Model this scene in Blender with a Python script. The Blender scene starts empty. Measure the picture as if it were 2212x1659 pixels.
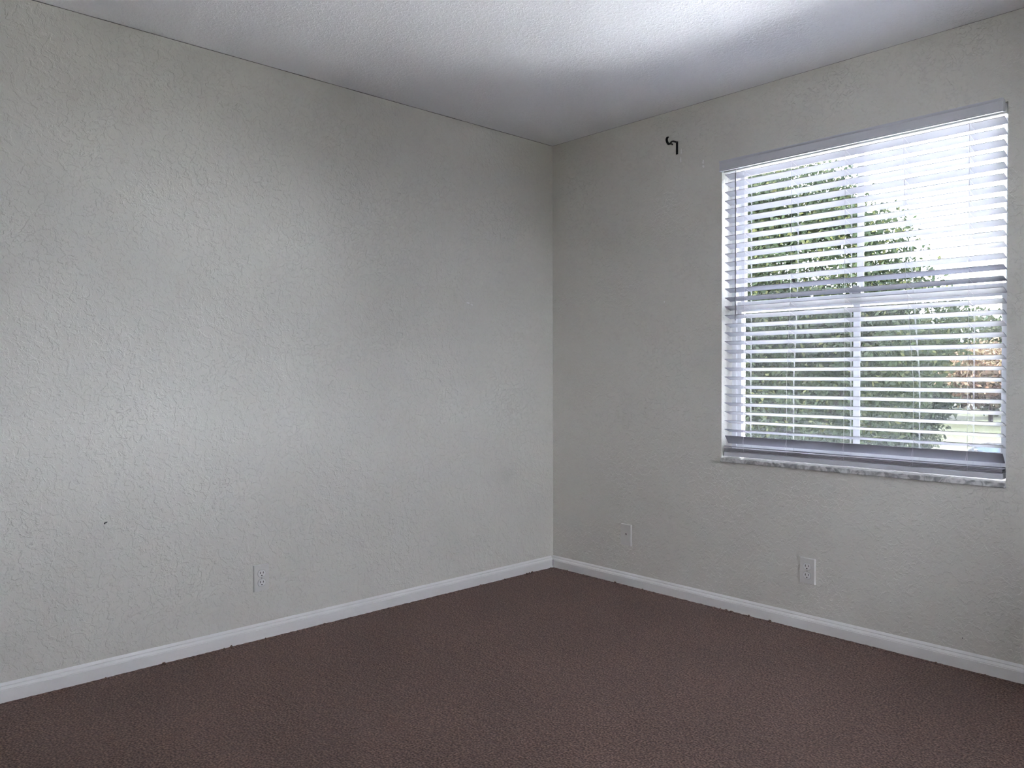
import bpy, bmesh, math, random
import numpy as np
from mathutils import Matrix, Vector
random.seed(7); rng = np.random.default_rng(11)
SC = bpy.context.scene
COL = SC.collection

# ------------------------------------------------------------------ camera
cam_d = bpy.data.cameras.new('camera'); cam = bpy.data.objects.new('camera', cam_d); COL.objects.link(cam)
YAW, PIT, ROL, FPX = -8.18146789e-01, -1.50958758e-02, -2.23335408e-03, 1693.74
fwd = Vector((math.sin(YAW)*math.cos(PIT), math.cos(YAW)*math.cos(PIT), math.sin(PIT)))
rgt = Vector((math.cos(YAW), -math.sin(YAW), 0)); upv = rgt.cross(fwd)
r2 = rgt*math.cos(ROL) + upv*math.sin(ROL); u2 = -rgt*math.sin(ROL) + upv*math.cos(ROL)
M = Matrix((r2, u2, -fwd)).transposed().to_4x4(); M.translation = Vector((3.16014, -3.28436, 1.13442))
cam.matrix_world = M
cam_d.sensor_width = 36.0; cam_d.lens = FPX/2212*36.0; cam_d.clip_start = 0.02; cam_d.clip_end = 400
SC.camera = cam

# ------------------------------------------------------------------ sky, sun, exposure
SKY_COLOR = (0.92, 0.94, 1.08); SKY_STRENGTH = 28.0
SUN_STRENGTH = 95.0
w = bpy.data.worlds.new('sky'); SC.world = w; w.use_nodes = True
bg = w.node_tree.nodes['Background']; bg.inputs[0].default_value = (*SKY_COLOR, 1); bg.inputs[1].default_value = SKY_STRENGTH
sun_d = bpy.data.lights.new('sun', 'SUN'); sun = bpy.data.objects.new('sun', sun_d); COL.objects.link(sun)
sun_d.energy = SUN_STRENGTH; sun_d.angle = math.radians(2.0); sun_d.color = (1.0, 0.97, 0.92)
sun.location = (0, -10, 30)
sun.rotation_euler = Vector((0.55, 0.22, -1.0)).to_track_quat('-Z', 'Y').to_euler()   # from behind the house
SC.view_settings.view_transform = 'Standard'; SC.view_settings.look = 'None'
SC.view_settings.gamma = 1.0; SC.view_settings.use_curve_mapping = False
SC.view_settings.exposure = 0.52
SC.cycles.max_bounces = 12; SC.cycles.diffuse_bounces = 8; SC.cycles.transparent_max_bounces = 16
SC.cycles.sample_clamp_indirect = 0.0; SC.cycles.caustics_reflective = False; SC.cycles.caustics_refractive = False

# ------------------------------------------------------------------ helpers
def mesh_obj(name, verts, faces, mat, parent=None, smooth=False):
    me = bpy.data.meshes.new(name); me.from_pydata(verts, [], faces); me.update()
    if mat: me.materials.append(mat)
    o = bpy.data.objects.new(name, me); COL.objects.link(o)
    if parent: o.parent = parent
    if smooth:
        for p in me.polygons: p.use_smooth = True
    return o
def bm_obj(name, bm, mat, parent=None, smooth=False):
    bmesh.ops.recalc_face_normals(bm, faces=bm.faces)
    me = bpy.data.meshes.new(name); bm.to_mesh(me); bm.free()
    if mat: me.materials.append(mat)
    o = bpy.data.objects.new(name, me); COL.objects.link(o)
    if parent: o.parent = parent
    if smooth:
        for p in me.polygons: p.use_smooth = True
    return o
def add_box(bm, x0, x1, y0, y1, z0, z1, bev=0.0, seg=2):
    r = bmesh.ops.create_cube(bm, size=1.0)
    vs = r['verts']
    for v in vs:
        v.co = Vector((x0 if v.co.x < 0 else x1, y0 if v.co.y < 0 else y1, z0 if v.co.z < 0 else z1))
    if bev > 0:
        es = list({e for v in vs for e in v.link_edges})
        bmesh.ops.bevel(bm, geom=es, offset=bev, segments=seg, affect='EDGES', profile=0.5)
    return vs
def box(name, b, mat, parent=None, bev=0.0):
    bm = bmesh.new(); add_box(bm, *b, bev=bev); return bm_obj(name, bm, mat, parent)
def add_tube(bm, pts, rads, n=8, cap=True):
    pts = [Vector(p) for p in pts]
    if not hasattr(rads, '__len__'): rads = [rads]*len(pts)
    rings = []
    for i, p in enumerate(pts):
        t = (pts[min(i+1, len(pts)-1)] - pts[max(i-1, 0)]).normalized()
        a = Vector((0, 0, 1)) if abs(t.z) < .9 else Vector((1, 0, 0))
        b1 = t.cross(a).normalized(); b2 = t.cross(b1)
        rings.append([bm.verts.new(p + (b1*math.cos(2*math.pi*k/n) + b2*math.sin(2*math.pi*k/n))*rads[i]) for k in range(n)])
    for i in range(len(rings)-1):
        for k in range(n):
            bm.faces.new((rings[i][k], rings[i][(k+1) % n], rings[i+1][(k+1) % n], rings[i+1][k]))
    if cap:
        bm.faces.new(rings[0]); bm.faces.new(rings[-1][::-1])
def ext_profile(bm, prof, axis, a0, a1, place):
    """closed profile (list of 2D points) swept from a0 to a1; place(t, p) -> 3D"""
    A = [bm.verts.new(place(a0, p)) for p in prof]; B = [bm.verts.new(place(a1, p)) for p in prof]
    n = len(prof)
    for k in range(n): bm.faces.new((A[k], A[(k+1) % n], B[(k+1) % n], B[k]))
    bm.faces.new(A); bm.faces.new(B[::-1])
def empty(name, loc=(0, 0, 0), rz=0.0):
    o = bpy.data.objects.new(name, None); COL.objects.link(o); o.location = loc; o.rotation_euler = (0, 0, rz)
    o.empty_display_size = .05; return o
def tag(o, label=None, cat=None, group=None, kind=None):
    if label: o['label'] = label
    if cat: o['category'] = cat
    if group: o['group'] = group
    if kind: o['kind'] = kind
    return o

# ------------------------------------------------------------------ materials
def mat_new(name):
    m = bpy.data.materials.new(name); m.use_nodes = True
    nt = m.node_tree; return m, nt, nt.nodes['Principled BSDF']
def nd(nt, t, **kw):
    n = nt.nodes.new(t)
    for k, v in kw.items(): setattr(n, k, v)
    return n
def simple(name, col, rough=.5, spec=.5, metal=0.0, var=0.0, vscale=40):
    m, nt, b = mat_new(name)
    b.inputs['Roughness'].default_value = rough; b.inputs['Metallic'].default_value = metal
    b.inputs['Specular IOR Level'].default_value = spec
    if var:
        tc = nd(nt, 'ShaderNodeTexCoord'); ns = nd(nt, 'ShaderNodeTexNoise'); ns.inputs['Scale'].default_value = vscale
        nt.links.new(tc.outputs['Object'], ns.inputs['Vector'])
        rp = nd(nt, 'ShaderNodeValToRGB')
        rp.color_ramp.elements[0].position = .3; rp.color_ramp.elements[1].position = .7
        rp.color_ramp.elements[0].color = (*[c*(1-var) for c in col], 1); rp.color_ramp.elements[1].color = (*[min(1, c*(1+var)) for c in col], 1)
        nt.links.new(ns.outputs[0], rp.inputs[0]); nt.links.new(rp.outputs[0], b.inputs['Base Color'])
    else: b.inputs['Base Color'].default_value = (*col, 1)
    return m
def knockdown(name, col, s1, s2, dist, rough=.75):
    """painted drywall with a trowelled knock-down texture: flat plateaus with sharp edges"""
    m, nt, b = mat_new(name); L = nt.links.new
    tc = nd(nt, 'ShaderNodeTexCoord')
    def plateau(scale, lo, hi, detail, off, distort):
        mp = nd(nt, 'ShaderNodeMapping'); mp.inputs['Location'].default_value = (off, off*1.7, off*.6); L(tc.outputs['Object'], mp.inputs[0])
        ns = nd(nt, 'ShaderNodeTexNoise'); ns.inputs['Scale'].default_value = scale; ns.inputs['Detail'].default_value = detail
        ns.inputs['Distortion'].default_value = distort; L(mp.outputs[0], ns.inputs['Vector'])
        mr = nd(nt, 'ShaderNodeMapRange', interpolation_type='SMOOTHSTEP'); mr.inputs[1].default_value = lo; mr.inputs[2].default_value = hi
        L(ns.outputs[0], mr.inputs[0]); return mr.outputs[0]
    a = plateau(s1, .50, .555, 4.0, 0.3, .6); c = plateau(s2, .52, .60, 3.0, 5.1, .5); f = plateau(s2*3.2, .2, .8, 2.0, 9.7, 0)
    def math_(op, x, y):
        n = nd(nt, 'ShaderNodeMath', operation=op)
        for i, v in enumerate((x, y)):
            if isinstance(v, float): n.inputs[i].default_value = v
            else: L(v, n.inputs[i])
        return n.outputs[0]
    h = math_('ADD', math_('ADD', a, math_('MULTIPLY', c, .55)), math_('MULTIPLY', f, .22))
    bp = nd(nt, 'ShaderNodeBump'); bp.inputs['Distance'].default_value = dist; bp.inputs['Strength'].default_value = 1.0
    L(h, bp.inputs['Height']); L(bp.outputs[0], b.inputs['Normal'])
    # faint unevenness of the paint itself
    ns = nd(nt, 'ShaderNodeTexNoise'); ns.inputs['Scale'].default_value = 1.7; L(tc.outputs['Object'], ns.inputs['Vector'])
    rp = nd(nt, 'ShaderNodeValToRGB'); rp.color_ramp.elements[0].position = .35; rp.color_ramp.elements[1].position = .65
    rp.color_ramp.elements[0].color = (*[c_*.985 for c_ in col], 1); rp.color_ramp.elements[1].color = (*[c_*1.015 for c_ in col], 1)
    L(ns.outputs[0], rp.inputs[0]); L(rp.outputs[0], b.inputs['Base Color'])
    b.inputs['Roughness'].default_value = rough; b.inputs['Specular IOR Level'].default_value = .25
    return m
def carpet_mat():
    m, nt, b = mat_new('brown_carpet'); L = nt.links.new
    tc = nd(nt, 'ShaderNodeTexCoord')
    def noise(scale, detail, stretch=None):
        mp = nd(nt, 'ShaderNodeMapping'); L(tc.outputs['Object'], mp.inputs[0])
        if stretch: mp.inputs['Scale'].default_value = stretch
        n = nd(nt, 'ShaderNodeTexNoise'); n.inputs['Scale'].default_value = scale; n.inputs['Detail'].default_value = detail
        L(mp.outputs[0], n.inputs['Vector']); return n.outputs[0]
    fine = noise(150, 4.0); mid = noise(26, 3.0, (1, 1.6, 1)); big = noise(2.2, 3.0)
    rp = nd(nt, 'ShaderNodeValToRGB'); e = rp.color_ramp.elements
    e[0].position = .36; e[0].color = (.062, .035, .028, 1); e[1].position = .64; e[1].color = (.285, .178, .146, 1)
    k = e.new(.5); k.color = (.152, .091, .073, 1)
    L(fine, rp.inputs[0])
    mx = nd(nt, 'ShaderNodeMix', data_type='RGBA', blend_type='MULTIPLY'); mx.inputs[0].default_value = 1.0
    r2_ = nd(nt, 'ShaderNodeValToRGB'); r2_.color_ramp.elements[0].position = .35; r2_.color_ramp.elements[1].position = .65
    r2_.color_ramp.elements[0].color = (.90, .89, .90, 1); r2_.color_ramp.elements[1].color = (1.08, 1.08, 1.06, 1); L(mid, r2_.inputs[0])
    mx2 = nd(nt, 'ShaderNodeMix', data_type='RGBA', blend_type='MULTIPLY'); mx2.inputs[0].default_value = 1.0
    r3_ = nd(nt, 'ShaderNodeValToRGB'); r3_.color_ramp.elements[0].position = .35; r3_.color_ramp.elements[1].position = .65
    r3_.color_ramp.elements[0].color = (.94, .94, .95, 1); r3_.color_ramp.elements[1].color = (1.06, 1.05, 1.05, 1); L(big, r3_.inputs[0])
    L(rp.outputs[0], mx.inputs[6]); L(r2_.outputs[0], mx.inputs[7]); L(mx.outputs[2], mx2.inputs[6]); L(r3_.outputs[0], mx2.inputs[7])
    L(mx2.outputs[2], b.inputs['Base Color'])
    ad = nd(nt, 'ShaderNodeMath', operation='ADD'); L(fine, ad.inputs[0])
    m2 = nd(nt, 'ShaderNodeMath', operation='MULTIPLY'); m2.inputs[1].default_value = .8; L(mid, m2.inputs[0]); L(m2.outputs[0], ad.inputs[1])
    bp = nd(nt, 'ShaderNodeBump'); bp.inputs['Distance'].default_value = .006; bp.inputs['Strength'].default_value = .8
    L(ad.outputs[0], bp.inputs['Height']); L(bp.outputs[0], b.inputs['Normal'])
    b.inputs['Roughness'].default_value = 1.0; b.inputs['Specular IOR Level'].default_value = .05
    b.inputs['Sheen Weight'].default_value = .12; b.inputs['Sheen Roughness'].default_value = .6
    return m
def marble_mat():
    m, nt, b = mat_new('grey_marble'); L = nt.links.new
    tc = nd(nt, 'ShaderNodeTexCoord'); ns = nd(nt, 'ShaderNodeTexNoise'); ns.inputs['Scale'].default_value = 22; ns.inputs['Detail'].default_value = 6
    ns.inputs['Distortion'].default_value = 2.0
    L(tc.outputs['Object'], ns.inputs['Vector'])
    rp = nd(nt, 'ShaderNodeValToRGB'); e = rp.color_ramp.elements
    e[0].position = .38; e[0].color = (.30, .30, .31, 1); e[1].position = .62; e[1].color = (.74, .74, .74, 1)
    L(ns.outputs[0], rp.inputs[0]); L(rp.outputs[0], b.inputs['Base Color']); b.inputs['Roughness'].default_value = .3
    return m
def glass_mat():
    m, nt, b = mat_new('window_glass'); L = nt.links.new
    nt.nodes.remove(b); out = nt.nodes['Material Output']
    tr = nd(nt, 'ShaderNodeBsdfTransparent'); tr.inputs[0].default_value = (.95, .97, .96, 1)
    gl = nd(nt, 'ShaderNodeBsdfGlossy'); gl.inputs['Roughness'].default_value = .02
    fr = nd(nt, 'ShaderNodeFresnel'); fr.inputs[0].default_value = 1.45
    mx = nd(nt, 'ShaderNodeMixShader'); L(fr.outputs[0], mx.inputs[0]); L(tr.outputs[0], mx.inputs[1]); L(gl.outputs[0], mx.inputs[2])
    L(mx.outputs[0], out.inputs[0]); return m
def screen_mat():
    m, nt, b = mat_new('insect_mesh'); L = nt.links.new
    nt.nodes.remove(b); out = nt.nodes['Material Output']
    tr = nd(nt, 'ShaderNodeBsdfTransparent')
    df = nd(nt, 'ShaderNodeBsdfTranslucent'); df.inputs[0].default_value = (.02, .02, .022, 1)
    mx = nd(nt, 'ShaderNodeMixShader'); mx.inputs[0].default_value = .10
    L(tr.outputs[0], mx.inputs[1]); L(df.outputs[0], mx.inputs[2]); L(mx.outputs[0], out.inputs[0]); return m
def leaf_mat(name, cols, trans=.35):
    m, nt, b = mat_new(name); L = nt.links.new
    nt.nodes.remove(b); out = nt.nodes['Material Output']
    geo = nd(nt, 'ShaderNodeNewGeometry'); rp = nd(nt, 'ShaderNodeValToRGB'); e = rp.color_ramp.elements
    e[0].position = 0; e[0].color = (*cols[0], 1); e[1].position = 1; e[1].color = (*cols[-1], 1)
    for i, c in enumerate(cols[1:-1]):
        k = e.new((i+1)/(len(cols)-1)); k.color = (*c, 1)
    L(geo.outputs['Random Per Island'], rp.inputs[0])
    df = nd(nt, 'ShaderNodeBsdfDiffuse'); tl = nd(nt, 'ShaderNodeBsdfTranslucent'); mx = nd(nt, 'ShaderNodeMixShader'); mx.inputs[0].default_value = trans
    L(rp.outputs[0], df.inputs[0]); L(rp.outputs[0], tl.inputs[0]); L(df.outputs[0], mx.inputs[1]); L(tl.outputs[0], mx.inputs[2]); L(mx.outputs[0], out.inputs[0])
    return m

M_WALL = knockdown('wall_paint', (.755, .742, .695), 36, 66, .0009)
M_CEIL = knockdown('ceiling_paint', (.87, .875, .915), 56, 96, .0007, .90)
M_TRIM = simple('trim_paint', (.90, .90, .90), .35)
M_CARPET = carpet_mat()
M_VINYL = simple('white_vinyl', (.80, .81, .82), .35)
M_SLAT = simple('slat_lavender_white', (.40, .405, .45), .60, .15)
M_RAIL = simple('valance_white', (.64, .65, .71), .40)
M_CORD = simple('cord_white', (.72, .72, .74), .7)
M_WAND = simple('wand_plastic', (.30, .30, .34), .25)
M_PLATE = simple('plate_painted', (.76, .75, .73), .4)
M_RECEPT = simple('receptacle_white', (.84, .84, .84), .35)
M_DARK = simple('dark_slot', (.012, .012, .012), .6)
M_BLACK = simple('black_iron', (.010, .010, .013), .45)
M_SPACKLE = simple('spackle', (.93, .92, .91), .9, var=.06, vscale=120)
M_SMUDGE = simple('smudge', (.14, .14, .14), .9)
M_SCREW = simple('screw_metal', (.5, .5, .5), .35, metal=.6)
M_LOCK = simple('lock_metal', (.28, .28, .29), .4)
M_MARBLE = marble_mat(); M_GLASS = glass_mat(); M_MESH = screen_mat()

# ------------------------------------------------------------------ room shell
H = 2.44; XR = 4.05; YF = -4.35; TW = .20
X0, X1, Z0, Z1 = 1.115, 2.302, .724, 2.118          # window opening
def struct(o): o['kind'] = 'structure'; return o
def quad_prism(name, x0, x1, y0, y1, z0, z1, mat): return struct(box(name, (x0, x1, y0, y1, z0, z1), mat))
floor = quad_prism('floor', -.15, XR+.15, YF-.15, .20, -.12, 0, M_CARPET)
ceiling = quad_prism('ceiling', -.15, XR+.15, YF-.15, .20, H, H+.15, M_CEIL)
wall_left = quad_prism('wall_left', -.15, 0, YF-.15, .20, 0, H, M_WALL)
wall_front = quad_prism('wall_front', 0, XR, YF-.15, YF, 0, H, M_WALL)
def wall_with_hole(name, xs, zs, place):
    bm = bmesh.new()
    V = {(i, j, k): bm.verts.new(place(xs[i], (0, TW)[k], zs[j])) for i in range(4) for j in range(4) for k in range(2)}
    for i in range(3):
        for j in range(3):
            if (i, j) == (1, 1): continue
            for k in (0, 1): bm.faces.new((V[i, j, k], V[i+1, j, k], V[i+1, j+1, k], V[i, j+1, k]))
    for (a, b_) in (((1, 1), (2, 1)), ((2, 1), (2, 2)), ((2, 2), (1, 2)), ((1, 2), (1, 1))):
        bm.faces.new((V[*a, 0], V[*b_, 0], V[*b_, 1], V[*a, 1]))
    for a, b_ in [((i, 0), (i+1, 0)) for i in range(3)] + [((i, 3), (i+1, 3)) for i in range(3)] + [((0, j), (0, j+1)) for j in range(3)] + [((3, j), (3, j+1)) for j in range(3)]:
        bm.faces.new((V[*a, 0], V[*b_, 0], V[*b_, 1], V[*a, 1]))
    return struct(bm_obj(name, bm, M_WALL))
wall_back = wall_with_hole('wall_back', [0, X0, X1, XR], [0, Z0, Z1, H], lambda a, d, z: (a, d, z))
W2A, W2B, W2Z0, W2Z1 = -1.66, -1.20, .724, 2.118      # unseen opening added in the right-hand wall to light the room
wall_right = wall_with_hole('wall_right', [YF-.15, W2A, W2B, TW], [0, W2Z0, W2Z1, H], lambda a, d, z: (XR+d, a, z))

# drywall patches and marks on the walls (thin, proud of the paint)
def blob(name, mat, parent, c, ru, rv, plane, n=14, rot=0.0, jag=.35):
    bm = bmesh.new(); th = .0006
    def P(u, v, d):
        return (c[0]+u, -d, c[1]+v) if plane == 'back' else (d, c[0]+u, c[1]+v)
    top, bot = [], []
    for k in range(n):
        a = 2*math.pi*k/n; r = 1 + random.uniform(-jag, jag)
        u, v = ru*r*math.cos(a), rv*r*math.sin(a)
        u, v = u*math.cos(rot)-v*math.sin(rot), u*math.sin(rot)+v*math.cos(rot)
        top.append(bm.verts.new(P(u*.85, v*.85, th))); bot.append(bm.verts.new(P(u, v, -.0005)))
    bm.faces.new(top)
    for k in range(n): bm.faces.new((top[k], top[(k+1) % n], bot[(k+1) % n], bot[k]))
    return bm_obj(name, bm, mat, parent)
blob('spackle_patch', M_SPACKLE, wall_back, (.881, 2.186), .006, .019, 'back')
blob('spackle_patch', M_SPACKLE, wall_back, (.886, 2.225), .004, .014, 'back')
blob('spackle_patch', M_SPACKLE, wall_back, (1.011, 2.151), .006, .011, 'back')
blob('spackle_patch', M_SPACKLE, wall_back, (1.013, 2.128), .005, .008, 'back', rot=.5)
blob('spackle_patch', M_SPACKLE, wall_back, (.784, 1.489), .005, .004, 'back')
blob('scuff_mark', M_SPACKLE, wall_left, (-.640, 1.497), .014, .0035, 'left', rot=-.1)
blob('scuff_mark', M_SPACKLE, wall_left, (-.612, 1.489), .008, .003, 'left', rot=-.2)
blob('smudge_mark', M_SMUDGE, wall_left, (-2.399, .578), .0055, .004, 'left', rot=.5)
blob('nail_hole', M_DARK, wall_left, (-2.403, .575), .0026, .0028, 'left', n=8, jag=.15)
blob('smudge_mark', M_SMUDGE, wall_back, (2.162, .117), .0022, .004, 'back')
bm = bmesh.new()      # long paint drip / scratch above the left baseboard
add_tube(bm, [(.0002, -1.459, .106), (.0004, -1.43, .118), (.0004, -1.40, .126), (.0002, -1.362, .137)], [.0009, .0013, .0012, .0005], 6)
bm_obj('paint_scratch', bm, M_PLATE, wall_left)

M_CRACK = simple('joint_crack_grey', (.16, .155, .15), .9)  # dark grey of the crack line along the ceiling joints
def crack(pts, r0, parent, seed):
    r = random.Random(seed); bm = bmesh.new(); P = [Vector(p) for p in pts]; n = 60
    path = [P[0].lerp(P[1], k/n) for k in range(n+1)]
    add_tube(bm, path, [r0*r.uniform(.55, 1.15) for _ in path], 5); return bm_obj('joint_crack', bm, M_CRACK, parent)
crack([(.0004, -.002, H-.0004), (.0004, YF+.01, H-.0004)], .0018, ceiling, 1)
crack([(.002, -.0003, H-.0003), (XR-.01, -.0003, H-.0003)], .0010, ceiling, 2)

# carpet edge rolled up against the baseboards: uneven, with a few stray tufts
def carpet_edge(side, length, gap, seed):
    r = np.random.default_rng(seed); n = int(length/.004); bm = bmesh.new(); rows = []
    def smooth(a, k): return np.convolve(a, np.ones(k)/k, 'same')
    base = smooth(r.random(n), 60)*2.2-.6; fine = smooth(r.random(n), 3); spike = np.zeros(n)
    for i in r.integers(0, n, int(n/26)): spike[i:i+r.integers(1, 4)] = r.random()**2*.006
    hh = np.clip(.0012 + base*.0022 + fine*.0022 + spike, .0004, .011)
    for i in range(n):
        t = .012 + i*.004; h = hh[i]
        cs = [(gap-.001, h), (gap+.003, h*1.02), (gap+.008, h*.75), (gap+.016, h*.35), (gap+.03, .0002)]
        rows.append([bm.verts.new((d, -t, z) if side == 'left' else (t, -d, z)) for d, z in cs])
    for i in range(n-1):
        for k in range(4): bm.faces.new((rows[i][k], rows[i][k+1], rows[i+1][k+1], rows[i+1][k]))
    return bm_obj('carpet_edge', bm, M_CARPET, floor)
carpet_edge('left', 4.2, .013, 3); carpet_edge('back', 3.9, .013, 4)

# baseboards with a moulded top
HB = .069; T = .014
PROF = [(0, 0), (T, 0), (T, .0440), (.0118, .0452), (.0118, .0462), (.0126, .0470), (.0122, .0482), (.0068, .0552), (.0050, .0560), (.0050, .0572), (.0064, .0585), (.0060, .0605), (.0008, .0685), (0, HB)]
def baseboard(name, place, a0, a1):
    bm = bmesh.new(); ext_profile(bm, PROF, None, a0, a1, place); return struct(bm_obj(name, bm, M_TRIM))
baseboard('baseboard_left', lambda t, p: (p[0], -t, p[1]), .0165, -YF)
baseboard('baseboard_back', lambda t, p: (t, -p[0], p[1]), .0005, XR)
box('mitre_gap', (.0126, .0142, -.0172, -.0128, .012, .046), M_DARK, wall_left)
baseboard('baseboard_right', lambda t, p: (XR-p[0], -t, p[1]), .0165, -YF)
baseboard('baseboard_front', lambda t, p: (t, YF+p[0], p[1]), .0165, XR-.0165)

# ------------------------------------------------------------------ window
win = struct(empty('window_1', (X0, .13, Z0)))
win.location = (0, 0, 0)
def ring(name, x0, x1, z0, z1, wd, y0, y1, mat, parent, bot=None, top=None, bev=.0015):
    bm = bmesh.new(); bot = wd if bot is None else bot; top = wd if top is None else top
    add_box(bm, x0, x0+wd, y0, y1, z0, z1, bev); add_box(bm, x1-wd, x1, y0, y1, z0, z1, bev)
    add_box(bm, x0+wd, x1-wd, y0, y1, z0, z0+bot, bev); add_box(bm, x0+wd, x1-wd, y0, y1, z1-top, z1, bev)
    return bm_obj(name, bm, mat, parent)
frame = ring('window_frame', X0, X1, Z0+.012, Z1, .022, .092, .178, M_VINYL, win)
zm = 1.445
us = ring('upper_sash', X0+.020, X1-.020, zm-.026, Z1-.018, .020, .138, .164, M_VINYL, win, bot=.045)
box('glass_pane', (X0+.038, X1-.038, .149, .153, zm+.015, Z1-.036), M_GLASS, us)
xm = 1.7075
box('muntin', (xm-.0145, xm+.0145, .1465, .1485, zm+.018, Z1-.038), M_VINYL, us)
ls = ring('lower_sash', X0+.020, X1-.020, Z0+.030, zm+.024, .024, .104, .130, M_VINYL, win, bot=.050, top=.048)
box('glass_pane', (X0+.042, X1-.042, .115, .119, Z0+.078, zm-.022), M_GLASS, ls)
box('muntin', (xm-.0145, xm+.0145, .1125, .1145, Z0+.080, zm-.024), M_VINYL, ls)
bm = bmesh.new(); add_box(bm, xm-.028, xm+.022, .098, .116, zm+.024, zm+.031, .002); add_box(bm, xm-.012, xm+.0, .100, .112, zm+.031, zm+.058, .003); add_box(bm, xm-.012, xm+.020, .092, .104, zm+.046, zm+.056, .002)
bm_obj('sash_lock', bm, M_LOCK, ls)
scr = box('insect_screen', (X0+.024, X1-.024, .172, .1725, Z0+.034, zm), M_MESH, win)
bm = bmesh.new(); add_box(bm, X0-.001, X1+.001, -.013, .15, Z0-.019, Z0+.001, .003)
bm_obj('window_sill', bm, M_MARBLE, win)

# added window, unseen on the right, put in to brighten the room
added_win = struct(empty('added_window', (0, 0, 0)))
def ring2(name, a0, a1, z0, z1, wd, d0, d1, parent):
    bm = bmesh.new()
    for b_ in ((a0, a0+wd, z0, z1), (a1-wd, a1, z0, z1), (a0+wd, a1-wd, z0, z0+wd), (a0+wd, a1-wd, z1-wd, z1)):
        add_box(bm, XR+d0, XR+d1, b_[0], b_[1], b_[2], b_[3], .0015)
    return bm_obj(name, bm, M_VINYL, parent)
ring2('window_frame', W2A, W2B, W2Z0+.012, W2Z1, .022, .092, .178, added_win)
s2 = ring2('upper_sash', W2A+.020, W2B-.020, zm-.026, W2Z1-.018, .022, .138, .164, added_win)
box('glass_pane', (XR+.149, XR+.153, W2A+.040, W2B-.040, zm-.006, W2Z1-.038), M_GLASS, s2)
s2 = ring2('lower_sash', W2A+.020, W2B-.020, W2Z0+.030, zm+.024, .024, .104, .130, added_win)
box('glass_pane', (XR+.115, XR+.119, W2A+.042, W2B-.042, W2Z0+.052, zm+.002), M_GLASS, s2)
bm = bmesh.new(); add_box(bm, XR-.013, XR+.15, W2A-.001, W2B+.001, W2Z0-.019, W2Z0+.001, .003); bm_obj('window_sill', bm, M_MARBLE, added_win)

# ------------------------------------------------------------------ horizontal blind
blind = tag(empty('horizontal_blind', (0, 0, 0)), 'white two-inch slatted horizontal blind hanging in the window, half open', 'blind')
VX0, VX1 = 1.1185, 2.2925
# valance: moulded face board with short side returns
vp = [(-.0215, 2.0775), (-.0300, 2.0775), (-.0300, 2.0835), (-.0272, 2.0855), (-.0272, 2.1165), (-.0290, 2.1185), (-.0312, 2.1225), (-.0312, 2.1265), (-.0215, 2.1265)]
bm = bmesh.new(); ext_profile(bm, vp, None, VX0, VX1, lambda t, p: (t, p[0], p[1]))
add_box(bm, VX0, VX0+.004, -.0215, -.0002, 2.0785, 2.1255, .0005); add_box(bm, VX1-.004, VX1, -.0215, -.0002, 2.0785, 2.1255, .0005)
bm_obj('valance', bm, M_RAIL, blind)
bm = bmesh.new(); add_box(bm, X0+.006, X1-.006, .004, .058, 2.078, 2.114, .002); bm_obj('headrail', bm, M_VINYL, blind)
# slats
SL0, SL1 = 1.1262, 2.2880; SW = .050
def slat_mesh():
    bm = bmesh.new(); n = 8; top = []; bot = []
    prof = []
    for k in range(n+1):
        y = -SW/2 + SW*k/n; c = .0010*(1-(2*k/n-1)**2)
        prof.append((y, .0013+c))
    for k in range(n, -1, -1):
        y = -SW/2 + SW*k/n; c = .0010*(1-(2*k/n-1)**2)
        prof.append((y, -.0013+c))
    ext_profile(bm, prof, None, SL0, SL1, lambda t, p: (t, p[0], p[1]))
    bmesh.ops.recalc_face_normals(bm, faces=bm.faces)
    me = bpy.data.meshes.new('slat'); bm.to_mesh(me); bm.free(); me.materials.append(M_SLAT); return me
SLAT = slat_mesh()
def slat(zf, tilt, yf=.008, roll=0.0):
    """zf: height of the room-side edge; tilt: outer edge down by this many degrees"""
    a = math.radians(tilt); o = bpy.data.objects.new('slat', SLAT); COL.objects.link(o); o.parent = blind
    o.location = (0, yf + SW/2*math.cos(a), zf - SW/2*math.sin(a)); o.rotation_euler = (-a, roll, 0)
    if roll: o.location.z += math.tan(roll)*(SL0+SL1)/2
    return o
ZS = [2.0688 - i*.04165 for i in range(30)]
TILT = 17.0
for i, z in enumerate(ZS): slat(z + random.uniform(-.0008, .0008), TILT + random.uniform(-1.2, 1.2))
slat(.8300, 50, .012)
slat(.7800, 8, .008, .0012)
slat(.7690, 3, .006, -.0008); slat(.7640, -1, .009); slat(.7595, 0, .007)
bm = bmesh.new(); add_box(bm, SL0-.003, SL1+.003, .006, .058, .7335, .7555, .003); bm_obj('bottom_rail', bm, M_RAIL, blind)
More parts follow.
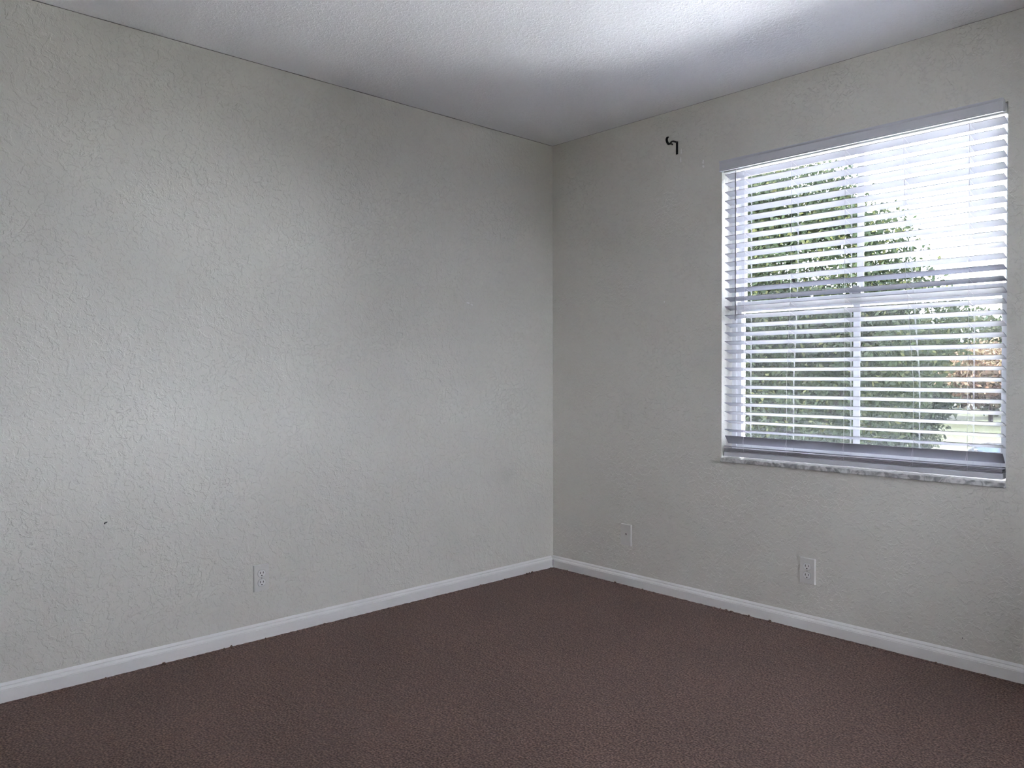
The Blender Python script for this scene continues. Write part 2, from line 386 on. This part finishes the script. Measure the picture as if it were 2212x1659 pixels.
# ladder cords: front and back string with a rung under each slat
for (xt, xmid, xb) in ((1.232, 1.232, 1.230), (1.463, 1.462, 1.443), (1.702, 1.702, 1.701), (1.937, 1.945, 1.978), (2.174, 2.174, 2.173)):
    bm = bmesh.new()
    path = [(xt, 2.078), (xmid, 1.55), (xb, 1.10), (xb, .757)]
    def xat(z):
        for (xa, za), (xc, zc) in zip(path, path[1:]):
            if zc <= z <= za: return xa + (xc-xa)*(za-z)/(za-zc)
        return xb
    add_tube(bm, [(x, .0045, z) for x, z in path], .00065, 5); add_tube(bm, [(x+.003, .0600, z) for x, z in path], .00065, 5)
    add_tube(bm, [(x+.006, .0605, z) for x, z in path], .0009, 5)
    for z in ZS:
        x = xat(z); s = math.sin(math.radians(TILT))
        add_tube(bm, [(x, .005, z-.001), (x+.003, .0595, z-.0545*s-.004)], .0006, 4)
    # slack string bunched over the collapsed slats
    add_tube(bm, [(xb, .003, .83), (xb-.006, -.001, .79), (xb+.004, -.004, .772), (xb-.012, -.002, .759), (xb-.004, .002, .752)], .0007, 5)
    bm_obj('ladder_cord', bm, M_CORD, blind)
bm = bmesh.new(); add_tube(bm, [(1.1885, .0005, 2.064), (1.1885, .0005, 1.375)], .0036, 6); wand = bm_obj('tilt_wand', bm, M_WAND, blind)
bm = bmesh.new(); add_tube(bm, [(1.1885, .006, 2.084), (1.1885, .001, 2.080), (1.1885, .0005, 2.063)], .0020, 6); bm_obj('wand_hook', bm, M_CORD, wand)

# ------------------------------------------------------------------ curtain rod bracket
br = tag(empty('curtain_rod_bracket', (.861, 0, 2.245)), 'small black iron curtain rod bracket left on the wall beside the blind', 'bracket')
def strip(name, pts, th, wd, parent, mat):
    """flat bar of width wd (along x) following a path in the y-z plane"""
    bm = bmesh.new(); rings = []
    P = [Vector((0, y, z)) for y, z in pts]
    for i, p in enumerate(P):
        t = (P[min(i+1, len(P)-1)]-P[max(i-1, 0)]).normalized(); nrm = Vector((0, -t.z, t.y))*th/2
        rings.append([bm.verts.new(p+nrm+Vector((sx, 0, 0))) for sx in (-wd/2, wd/2)] + [bm.verts.new(p-nrm+Vector((sx, 0, 0))) for sx in (wd/2, -wd/2)])
    for a, b_ in zip(rings, rings[1:]):
        for k in range(4): bm.faces.new((a[k], a[(k+1) % 4], b_[(k+1) % 4], b_[k]))
    bm.faces.new(rings[0]); bm.faces.new(rings[-1][::-1])
    o = bm_obj(name, bm, mat, parent); return o
zc = 2.245
bm = bmesh.new(); add_box(bm, -.0055, .0055, -.0042, 0, 2.217-zc, 2.281-zc, .0015); bm_obj('wall_plate', bm, M_BLACK, br)
strip('arm', [(-.001, 2.276-zc), (-.018, 2.2762-zc), (-.036, 2.2752-zc), (-.046, 2.2725-zc), (-.053, 2.2665-zc), (-.0585, 2.260-zc)], .0058, .008, br, M_BLACK)
arc = [(-.0545, 2.2615-zc), (-.062, 2.2555-zc), (-.071, 2.2535-zc), (-.079, 2.2575-zc), (-.0855, 2.2640-zc), (-.0885, 2.2715-zc), (-.0870, 2.2790-zc), (-.0820, 2.2850-zc), (-.0785, 2.2870-zc)]
strip('rod_cradle', arc, .0055, .010, br, M_BLACK)
bm = bmesh.new(); add_tube(bm, [(0, -.052, 2.2635-zc), (0, -.0445, 2.2600-zc), (0, -.0440, 2.2598-zc), (0, -.0405, 2.2582-zc)], [.0018, .0018, .0042, .0042], 10); bm_obj('thumb_screw', bm, M_BLACK, br)

# ------------------------------------------------------------------ wall plates
def plate_mesh(bm):
    add_box(bm, -.035, .035, -.0085, 0, -.057, .057)
    for v in bm.verts:
        if v.co.y < -.003: v.co.x *= .925; v.co.z *= .955
def outlet(name, label, loc, rz):
    t = tag(empty(name, loc, rz), label, 'outlet', None)
    bm = bmesh.new(); plate_mesh(bm); bm_obj('cover_plate', bm, M_PLATE, t)
    for s in (-1, 1):
        bm = bmesh.new(); n = 28; ring0 = []; ring1 = []; ring2 = []
        for k in range(n):
            a = 2*math.pi*k/n; x = .0172*math.cos(a); z = max(-.0142, min(.0142, .0172*math.sin(a)))
            ring0.append(bm.verts.new((x, -0.00800, z+s*.0195))); ring1.append(bm.verts.new((x, -0.01020, z+s*.0195))); ring2.append(bm.verts.new((x*.93, -0.01080, z*.93+s*.0195)))
        for a_, b_ in ((ring0, ring1), (ring1, ring2)):
            for k in range(n): bm.faces.new((a_[k], a_[(k+1) % n], b_[(k+1) % n], b_[k]))
        bm.faces.new(ring2)
        f = bm_obj('receptacle', bm, M_RECEPT, t)
        for dx, hh in ((-.0066, .0048), (.0066, .0040)):
            box('slot', (dx-.0013, dx+.0013, -0.01100, -0.01000, s*.0195+.0035-hh, s*.0195+.0035+hh), M_DARK, f)
        bm = bmesh.new(); add_tube(bm, [(0, -0.01000, s*.0195-.0082), (0, -0.01100, s*.0195-.0082)], .0027, 10); bm_obj('ground_hole', bm, M_DARK, f)
        bm = bmesh.new()   # dark ring with the gap's shade put into its colour
        for k in range(n):
            a0 = 2*math.pi*k/n; a1 = 2*math.pi*(k+1)/n
            def q(a, r, d): return (r*math.cos(a), d, max(-.0142*r/.0172, min(.0142*r/.0172, r*math.sin(a)))+s*.0195)
            bm.faces.new([bm.verts.new(c) for c in (q(a0, .0173, -0.00865), q(a1, .0173, -0.00865), q(a1, .0182, -0.00865), q(a0, .0182, -0.00865))])
        bmesh.ops.remove_doubles(bm, verts=bm.verts, dist=1e-5)
        bmesh.ops.solidify(bm, geom=bm.faces[:], thickness=.0004)
        bm_obj('receptacle_gap_shade', bm, M_LOCK, t)
    bm = bmesh.new(); add_tube(bm, [(0, -0.00800, 0), (0, -0.00940, 0), (0, -0.00980, 0)], [.0032, .0032, .0022], 12); bm_obj('screw', bm, M_SCREW, t)
    return t
outlet('wall_outlet', 'painted duplex power outlet low on the blank wall left of the corner', (0, -1.793, .262), math.pi/2)
outlet('wall_outlet', 'painted duplex power outlet low on the wall under the blind', (1.5475, 0, .262), 0)
pl = tag(empty('cable_plate', (.543, 0, .2695)), 'blank painted wall plate with one small dark centre hole near the corner', 'wall plate')
bm = bmesh.new(); plate_mesh(bm); bm_obj('cover_plate', bm, M_PLATE, pl)
bm = bmesh.new(); v = [bm.verts.new(c) for c in ((-.0030, -.0089, .0085), (.0048, -.0089, .0080), (.0056, -.0089, .003), (.0024, -.0089, -.0030), (.0002, -.0089, .0020))]
bm.faces.new(v); bmesh.ops.solidify(bm, geom=bm.faces[:], thickness=.0006); bm_obj('cable_hole', bm, M_DARK, pl)

# ------------------------------------------------------------------ outdoors
GZ = -3.6
M_LAWN = simple('lawn', (.0056, .0070, .0020), .95, .1, var=.35, vscale=.35)
M_ROAD = simple('asphalt', (.008, .008, .0085), .9, .2, var=.15, vscale=3)
M_BARK = simple('bark', (.006, .005, .0045), .95, .1, var=.3, vscale=9)
L_GREEN = leaf_mat('leaf_green', [(0.0094, 0.0127, 0.0086), (0.0120, 0.0167, 0.0101), (0.0155, 0.0207, 0.0114), (0.0130, 0.0178, 0.0124), (0.0339, 0.0357, 0.0144)])
L_DEEP = leaf_mat('leaf_deep', [(0.0076, 0.0103, 0.0078), (0.0102, 0.0135, 0.0096), (0.0138, 0.0179, 0.0118), (0.0119, 0.0146, 0.0105)])
L_FAR = leaf_mat('leaf_far', [(0.0112, 0.0145, 0.0104), (0.0155, 0.0194, 0.0127), (0.0219, 0.0254, 0.0139), (0.0177, 0.0191, 0.0144)])
L_ORANGE = leaf_mat('leaf_orange', [(0.0557, 0.0342, 0.0242), (0.0682, 0.0442, 0.0299), (0.0523, 0.0399, 0.0318), (0.0649, 0.0538, 0.0317), (0.0409, 0.0362, 0.0274)])
lawn = struct(mesh_obj('lawn', [(-150, -60, GZ), (120, -60, GZ), (120, 190, GZ), (-150, 190, GZ)], [(0, 1, 2, 3)], M_LAWN)); lawn['label'] = 'sunlit green lawn outside the window'
M_BOUNCE_SLAB = simple('bounce_slab_pale', (.61, .61, .62), .9, .2, var=.08, vscale=1.5)
apron = struct(box('added_bounce_slab', (-26, 24, 4.0, 13.5, GZ-.05, GZ+.03), M_BOUNCE_SLAB)); apron['label'] = 'added pale slab below the window, bouncing light indoors'  # pale slab added out of view to bounce daylight onto the ceiling
M_BOUNCE_BED = simple('bounce_bed_white', (.55, .55, .55), .95, .1, var=.08, vscale=12)
apron2 = struct(box('added_bounce_bed', (4.7, 18, -14, .6, GZ-.05, GZ+.03), M_BOUNCE_BED)); apron2['label'] = 'added white ground beside the house, bouncing light indoors'  # unseen white ground, added to reflect daylight up through the side window
road = struct(box('driveway', (-60, 60, 34.5, 41.5, GZ-.05, GZ+.02), M_ROAD)); road['label'] = 'grey driveway strip crossing the lawn'

def foliage(name, parent, blobs, n_cl, per, spread, size, mat, seed):
    """leaves gathered in sprays over the surface of a few rounded masses"""
    r = np.random.default_rng(seed); B = np.array(blobs, float)      # cx,cy,cz,rx,ry,rz
    vol = B[:, 3]*B[:, 4]*B[:, 5]; vol = vol**(2/3); pick = r.choice(len(B), n_cl, p=vol/vol.sum())
    d = r.normal(size=(n_cl, 3)); d /= np.linalg.norm(d, axis=1)[:, None]
    rad = r.uniform(.55, 1.0, (n_cl, 1))**.5
    C = B[pick, :3] + d*rad*B[pick, 3:]
    P = np.repeat(C, per, 0) + r.normal(size=(n_cl*per, 3))*spread
    n = len(P); a = r.normal(size=(n, 3)); a[:, 2] -= .35; a /= np.linalg.norm(a, axis=1)[:, None]
    b = np.cross(a, r.normal(size=(n, 3))); b /= np.linalg.norm(b, axis=1)[:, None]
    s = size*r.uniform(.6, 1.35, (n, 1))
    V = np.stack([P - a*s*.5, P + b*s*.27, P + a*s*.5, P - b*s*.27], 1).reshape(-1, 3)
    me = bpy.data.meshes.new(name); me.vertices.add(n*4); me.vertices.foreach_set('co', V.astype(np.float32).ravel())
    me.loops.add(n*4); me.loops.foreach_set('vertex_index', np.arange(n*4, dtype=np.int32))
    me.polygons.add(n); me.polygons.foreach_set('loop_start', np.arange(0, n*4, 4, dtype=np.int32))
    me.update(calc_edges=True); me.materials.append(mat)
    o = bpy.data.objects.new(name, me); COL.objects.link(o); o.parent = parent; o['kind'] = 'stuff'; return o
def tree(name, label, base, height, blobs, n_cl, per, spread, size, mat, seed, group=None, trunk=.22, branches=7):
    t = tag(empty(name, base), label, 'tree', group); r = random.Random(seed)
    bm = bmesh.new(); top = Vector((0, 0, height*.72))
    pts = [(r.uniform(-.1, .1)*k, r.uniform(-.1, .1)*k, height*.72*k/4) for k in range(5)]
    add_tube(bm, pts, [trunk*(1.25, 1, .8, .6, .35)[k] for k in range(5)], 9); bm_obj('trunk', bm, M_BARK, t, True)
    bm = bmesh.new()
    for k in range(branches):
        b_ = blobs[k % len(blobs)]; s = Vector(pts[1 + k % 3]); e = Vector(b_[:3]) + Vector((r.uniform(-.5, .5)*b_[3], r.uniform(-.5, .5)*b_[4], r.uniform(-.2, .6)*b_[5]))
        m_ = (s+e)/2 + Vector((r.uniform(-.3, .3), r.uniform(-.3, .3), r.uniform(0, .5)))
        add_tube(bm, [s, m_, e], [trunk*.42, trunk*.25, trunk*.07], 6)
    bm_obj('branches', bm, M_BARK, t, True)
    foliage('leaves', t, blobs, n_cl, per, spread, size, mat, seed); return t
# large tree close to the house, its crown filling the left of the window
tree('broadleaf_tree', 'large green broadleaf tree close outside, filling the left of the window', (-6.4, 14.5, GZ), 9.6,
     [(0, 0, 6.6, 3.0, 2.6, 2.6), (-1.6, -.6, 8.6, 2.2, 2.0, 2.0), (1.6, -.8, 6.9, 1.9, 1.8, 1.6), (2.9, -.6, 5.6, 1.5, 1.4, 1.2), (-2.2, .5, 6.0, 2.2, 2.0, 2.4), (.6, 0, 4.2, 2.8, 2.2, 1.5), (0.4, -.4, 8.6, 1.7, 1.6, 1.2)],
     4300, 22, .20, .115, L_GREEN, 21, trunk=.26, branches=12)
tree('broadleaf_tree', 'shaded green tree behind the large broadleaf tree', (-13.5, 25, GZ), 8.5,
     [(0, 0, 4.6, 4.2, 3.0, 3.0), (3.6, 0, 3.6, 2.6, 2.2, 2.3), (-4.0, 0, 5.0, 3.2, 2.6, 3.2), (1.0, 0, 6.6, 2.8, 2.4, 1.7)], 1700, 16, .32, .24, L_DEEP, 22, trunk=.24)
tree('broadleaf_tree', 'low dark green tree right of the broadleaf tree, above the lawn', (-11.4, 34, GZ), 6.0,
     [(0, 0, 3.3, 2.6, 2.2, 1.8), (-2.4, 0, 3.0, 2.2, 2.0, 2.0)], 900, 14, .30, .26, L_DEEP, 23, trunk=.18)
for i, (x, y, hgt, rx, lab) in enumerate(((-43.5, 78, 13.5, 5.6, 'tall green tree in the far row, leftmost of that row'),
        (-30.0, 82, 12.4, 4.6, 'green tree in the far row beside the autumn tree'), (-19.6, 90, 11.0, 4.0, 'green tree in the far row behind the autumn tree'), (-7.5, 94, 10.6, 4.0, 'green tree in the far row, rightmost seen'))):
    tree('far_tree', lab, (x, y, GZ), hgt, [(0, 0, hgt*.55, rx, rx*.8, hgt*.42), (rx*.5, -1, hgt*.42, rx*.6, rx*.6, hgt*.36), (-rx*.5, -1, hgt*.45, rx*.6, rx*.6, hgt*.38)], 800, 12, .6, .65, L_FAR, 30+i, 'far trees behind the lawn', trunk=.3)
for i, (x, y, hgt, rx, lab) in enumerate(((-31, 109, 13.2, 5.2, 'tree in the rear row just left of the open sky'), (-17.5, 111, 12.2, 5.0, 'tree in the rear row at the right edge of the view'))):
    tree('far_tree', lab, (x, y, GZ), hgt, [(0, 0, hgt*.52, rx, rx*.8, hgt*.44), (rx*.4, -1, hgt*.36, rx*.55, rx*.6, hgt*.33), (-rx*.4, -1, hgt*.38, rx*.55, rx*.6, hgt*.35)], 800, 12, .6, .7, L_FAR, 60+i, 'far trees behind the lawn', trunk=.3)
tree('autumn_tree', 'orange autumn tree standing at the far edge of the lawn', (-18.2, 74, GZ), 7.0,
     [(0, 0, 4.6, 3.0, 2.6, 2.4), (2.6, 0, 4.2, 2.4, 2.2, 2.2), (-2.0, 0, 3.6, 1.6, 1.6, 1.5)], 700, 14, .42, .42, L_ORANGE, 41, trunk=.16)
def shrub(label, base, blobs, mat, seed):
    t = tag(empty('shrub', base), label, 'shrub', 'shrubs under the trees'); bm = bmesh.new()
    for k in range(5): add_tube(bm, [(0, 0, 0), (.3*math.cos(k*1.3), .3*math.sin(k*1.3), .6), (.7*math.cos(k*1.3), .7*math.sin(k*1.3), 1.3)], [.05, .04, .015], 6)
    bm_obj('stems', bm, M_BARK, t); foliage('leaves', t, blobs, 420, 14, .18, .16, mat, seed); return t
shrub('rounded dark shrub under the large tree, left of the window bar', (-19.5, 36, GZ), [(0, 0, 1.3, 2.4, 1.6, 1.3)], L_DEEP, 51)
shrub('rounded lighter shrub beside the driveway, right of the window bar', (-14.6, 43.5, GZ), [(0, 0, 1.1, 2.4, 1.4, 1.2)], L_FAR, 52)

# parked white car on the driveway, seen from its side, nose to the left
M_CAR = simple('car_white', (.022, .022, .023), .25); M_GLS = simple('car_glass', (.035, .05, .075), .12, .6); M_TIRE = simple('tyre', (.012, .012, .012), .8); M_RIM = simple('wheel_rim', (.30, .30, .31), .35, metal=.5)
M_LAMP = simple('lamp_lens', (.35, .36, .38), .15)
car = tag(empty('car', (-10.15, 37.2, GZ+.02)), 'white car parked on the driveway at the lower right of the window', 'car')
def car_body():
    bm = bmesh.new(); W = 1.78
    out = [(.02, .34), (.0, .55), (.06, .74), (.35, .86), (1.10, .95), (4.25, .98), (4.42, .92), (4.48, .62), (4.44, .34)]
    def arch(cx): return [(cx+.37*math.cos(a), .34+.37*math.sin(a)) for a in [math.pi*k/8 for k in range(9)]]
    loop = out + arch(3.55) + arch(.88)
    ext_profile(bm, loop, None, 0, W, lambda t, p: (p[0], t, p[1])); return bm_obj('car_body', bm, M_CAR, car)
cb = car_body()
def cabin(name, prof, y0, y1, mat, parent):
    bm = bmesh.new(); ext_profile(bm, prof, None, y0, y1, lambda t, p: (p[0], t, p[1])); return bm_obj(name, bm, mat, parent)
rf = cabin('cabin', [(1.05, .93), (1.72, 1.36), (2.0, 1.44), (3.1, 1.45), (3.7, 1.38), (4.28, .97)], .10, 1.68, M_CAR, car)
cabin('windscreen', [(1.16, 1.00), (1.70, 1.345), (1.66, 1.345), (1.09, 1.00)], .22, 1.56, M_GLS, rf)
cabin('side_window', [(1.30, 1.00), (1.80, 1.33), (2.45, 1.37), (2.45, 1.00)], .090, .105, M_GLS, rf)
cabin('side_window', [(2.53, 1.00), (2.53, 1.37), (3.10, 1.37), (3.62, 1.29), (3.90, 1.00)], .090, .105, M_GLS, rf)
cabin('side_window', [(1.30, 1.00), (1.80, 1.33), (2.45, 1.37), (2.45, 1.00)], 1.675, 1.69, M_GLS, rf)
cabin('side_window', [(2.53, 1.00), (2.53, 1.37), (3.10, 1.37), (3.62, 1.29), (3.90, 1.00)], 1.675, 1.69, M_GLS, rf)
for cx in (.88, 3.55):
    for y0 in (.02, 1.56):
        bm = bmesh.new(); add_tube(bm, [(cx, y0, .325), (cx, y0+.02, .325), (cx, y0+.18, .325), (cx, y0+.20, .325)], [.29, .325, .325, .29], 24); wh = bm_obj('wheel', bm, M_TIRE, car, True)
        ys = y0-.004 if y0 < 1 else y0+.194
        bm = bmesh.new(); add_tube(bm, [(cx, ys, .325), (cx, ys+.012, .325)], .20, 20); bm_obj('wheel_rim', bm, M_RIM, wh)
box('headlamp', (-.01, .16, .10, .42, .62, .75), M_LAMP, car, .02); box('headlamp', (-.01, .16, 1.36, 1.68, .62, .75), M_LAMP, car, .02)
box('door_mirror', (1.45, 1.62, -.12, .08, .98, 1.10), M_CAR, car, .02)
